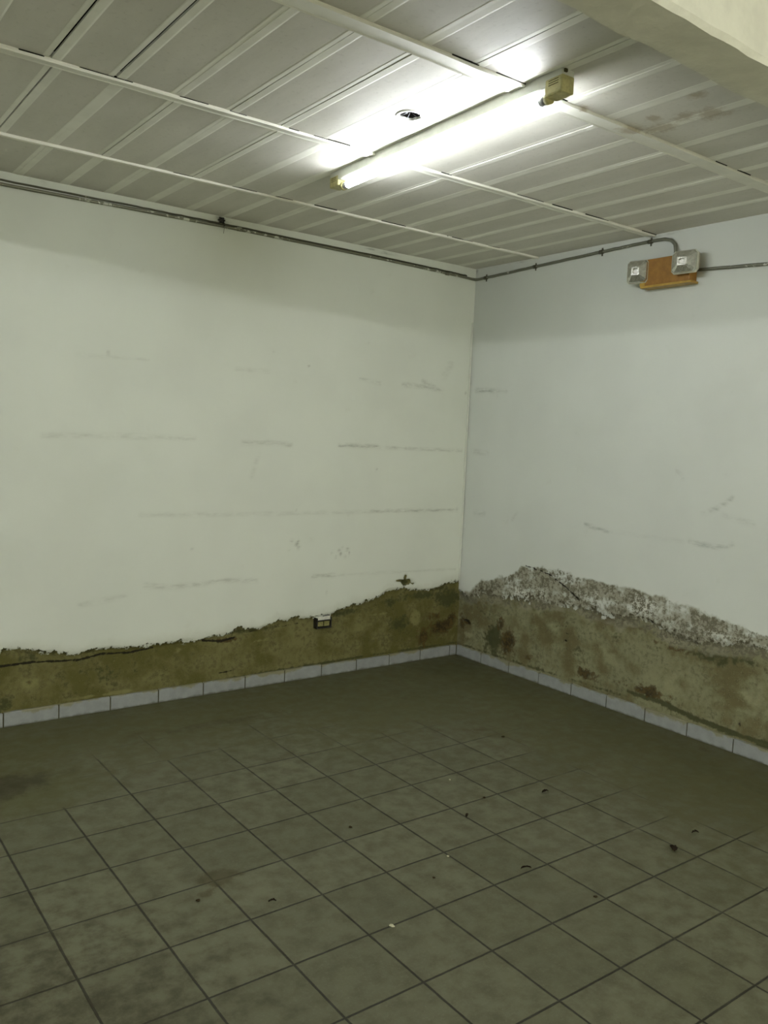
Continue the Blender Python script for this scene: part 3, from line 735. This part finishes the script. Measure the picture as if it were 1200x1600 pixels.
# ------------------------------------------------------------------ broken socket
def socket():
    t = thing('wall_socket', 'small broken wall socket at the top edge of the damp band', 'socket', (-4.30*S, -.002, 1.32*S))
    w, h = .205*S, .145*S
    bm = bmesh.new()
    box(bm, (-w, -.030, -h), (-w+.007, .012, h*.75), .002); box(bm, (w-.007, -.030, -h), (w, .012, h*.75), .002)
    box(bm, (-w, -.032, -h), (w, .012, -h+.008), .002); box(bm, (-w, -.034, h*.22), (w, .012, h*.22+.008), .002)
    box(bm, (-w+.004, -.004, -h+.004), (w-.004, .012, h*.3), .001)
    link('back_box', bm, M_BLACK, t)
    bm = bmesh.new(); box(bm, (-w+.006, -.030, h*.32), (w-.009, .004, h*1.0), .004)
    o = link('cover', bm, M_WHITEP, t); o.rotation_euler = (0, math.radians(-3), 0); o['label'] = 'grey-white lifted cover'
    bm = bmesh.new(); tube(bm, [(-w*.2, -.026, h+.002), (w*.5, -.028, h+.005), (w*.86, -.026, h*.9), (w*.98, -.022, h*.3)], .0022, 6)
    link('wire', bm, M_BLACK, t)
    bm = bmesh.new()
    box(bm, (-w+.011, -.022, -h+.012), (-.002, 0, h*.12), .002); box(bm, (.003, -.024, -h+.012), (w-.012, 0, h*.16), .002)
    link('socket_insert', bm, M_OLIVEP, t)
socket()

# ------------------------------------------------------------------ bits lying on the floor
M_LEAF = plain('dry_leaf', (.022, .014, .006), .8, .2, var=.4, scale=200)
M_CRUMB = plain('dirt_crumb', (.028, .020, .008), .9, .1, var=.4, scale=200)
M_CHIP = plain('plaster_crumb', (.42, .40, .28), .85, .1, var=.2, scale=150)
def leaf(name, label, cat, x, y, L, W, rot, mat, group=None):
    bm = bmesh.new(); n = 9; rows = []
    rnd = random.Random(int(x*100+y*10))
    for i in range(n):
        t = i/(n-1); ww = W*(math.sin(math.pi*t)**.7)*rnd.uniform(.8, 1.1)+.0004
        zc = .003 + .007*math.sin(t*2.6)
        rows.append([bm.verts.new(((t-.5)*L, s*ww/2, zc + abs(s)*.004*rnd.uniform(.5, 1.6))) for s in (-1, -.4, 0, .4, 1)])
    for a, b in zip(rows[:-1], rows[1:]):
        for k in range(4): bm.faces.new((a[k], b[k], b[k+1], a[k+1]))
    bmesh.ops.solidify(bm, geom=list(bm.faces), thickness=.0012)
    o = link(name, bm, mat, smooth=True); o.location = (x*S, y*S, .0015); o.rotation_euler = (0, 0, rot)
    return tag(o, label, cat, group)
def crumb(name, label, cat, x, y, r, mat, group=None):
    bm = bmesh.new(); bmesh.ops.create_icosphere(bm, subdivisions=2, radius=1)
    rnd = random.Random(int(x*77+y*31))
    for v in bm.verts:
        k = rnd.uniform(.65, 1.15); v.co = Vector((v.co.x*r*1.25*k, v.co.y*r*.9*k, v.co.z*r*.5*k))
    o = link(name, bm, mat); o.location = (x*S, y*S, r*.45); o.rotation_euler = (0, 0, rnd.uniform(0, 3))
    return tag(o, label, cat, group)
leaf('dead_leaf', 'large curled dark dead leaf on the tiles at the right of the floor', 'leaf', -4.41, -9.69, .040, .028, .9, M_LEAF)
leaf('dead_leaf', 'narrow dark leaf sliver just behind the large curled dead leaf', 'leaf', -3.69, -9.57, .026, .012, -.7, M_LEAF)
leaf('dead_leaf', 'dark crumpled leaf alone in the middle of a tile right of centre', 'leaf', -4.57, -7.38, .030, .018, -.3, M_LEAF)
leaf('dead_leaf', 'thin dark twig-like leaf on the grout line right of the floor centre', 'leaf', -6.64, -8.94, .036, .008, -.6, M_LEAF)
leaf('dead_leaf', 'thin dark sliver right of the brown floor stain', 'leaf', -9.9, -7.83, .024, .007, -.6, M_LEAF)
leaf('dead_leaf', 'small dark flake beside the grout line near the floor middle', 'leaf', -6.28, -7.36, .022, .012, .5, M_LEAF)
for (x, y, r, lb) in [(-7.97, -6.69, .006, 'round dark dirt crumb on a tile left of the floor centre'), (-5.56, -6.98, .006, 'dark dirt crumb on the grout line at the floor centre'),
                      (-7.83, -8.43, .005, 'dark dirt crumb on a tile in the front middle of the floor'), (-6.37, -9.89, .006, 'reddish-brown crumb beside a grout line, lower right of the floor'),
                      (-10.63, -7.3, .006, 'brown crumb just left of the brown floor stain'), (-3.33, -5.15, .008, 'dark crumb on the grout corner nearest the damp right wall')]:
    crumb('dirt_crumb', lb, 'dirt', x, y, r, M_CRUMB)
for (x, y, r, lb) in [(-5.58, -6.16, .006, 'pale plaster crumb on a tile near the floor centre'), (-8.95, -9.0, .007, 'pale plaster chip on a grout line at the front of the floor'),
                      (-7.3, -8.1, .005, 'tiny pale plaster crumb on a tile in the front middle')]:
    crumb('plaster_chip', lb, 'plaster chip', x, y, r, M_CHIP)
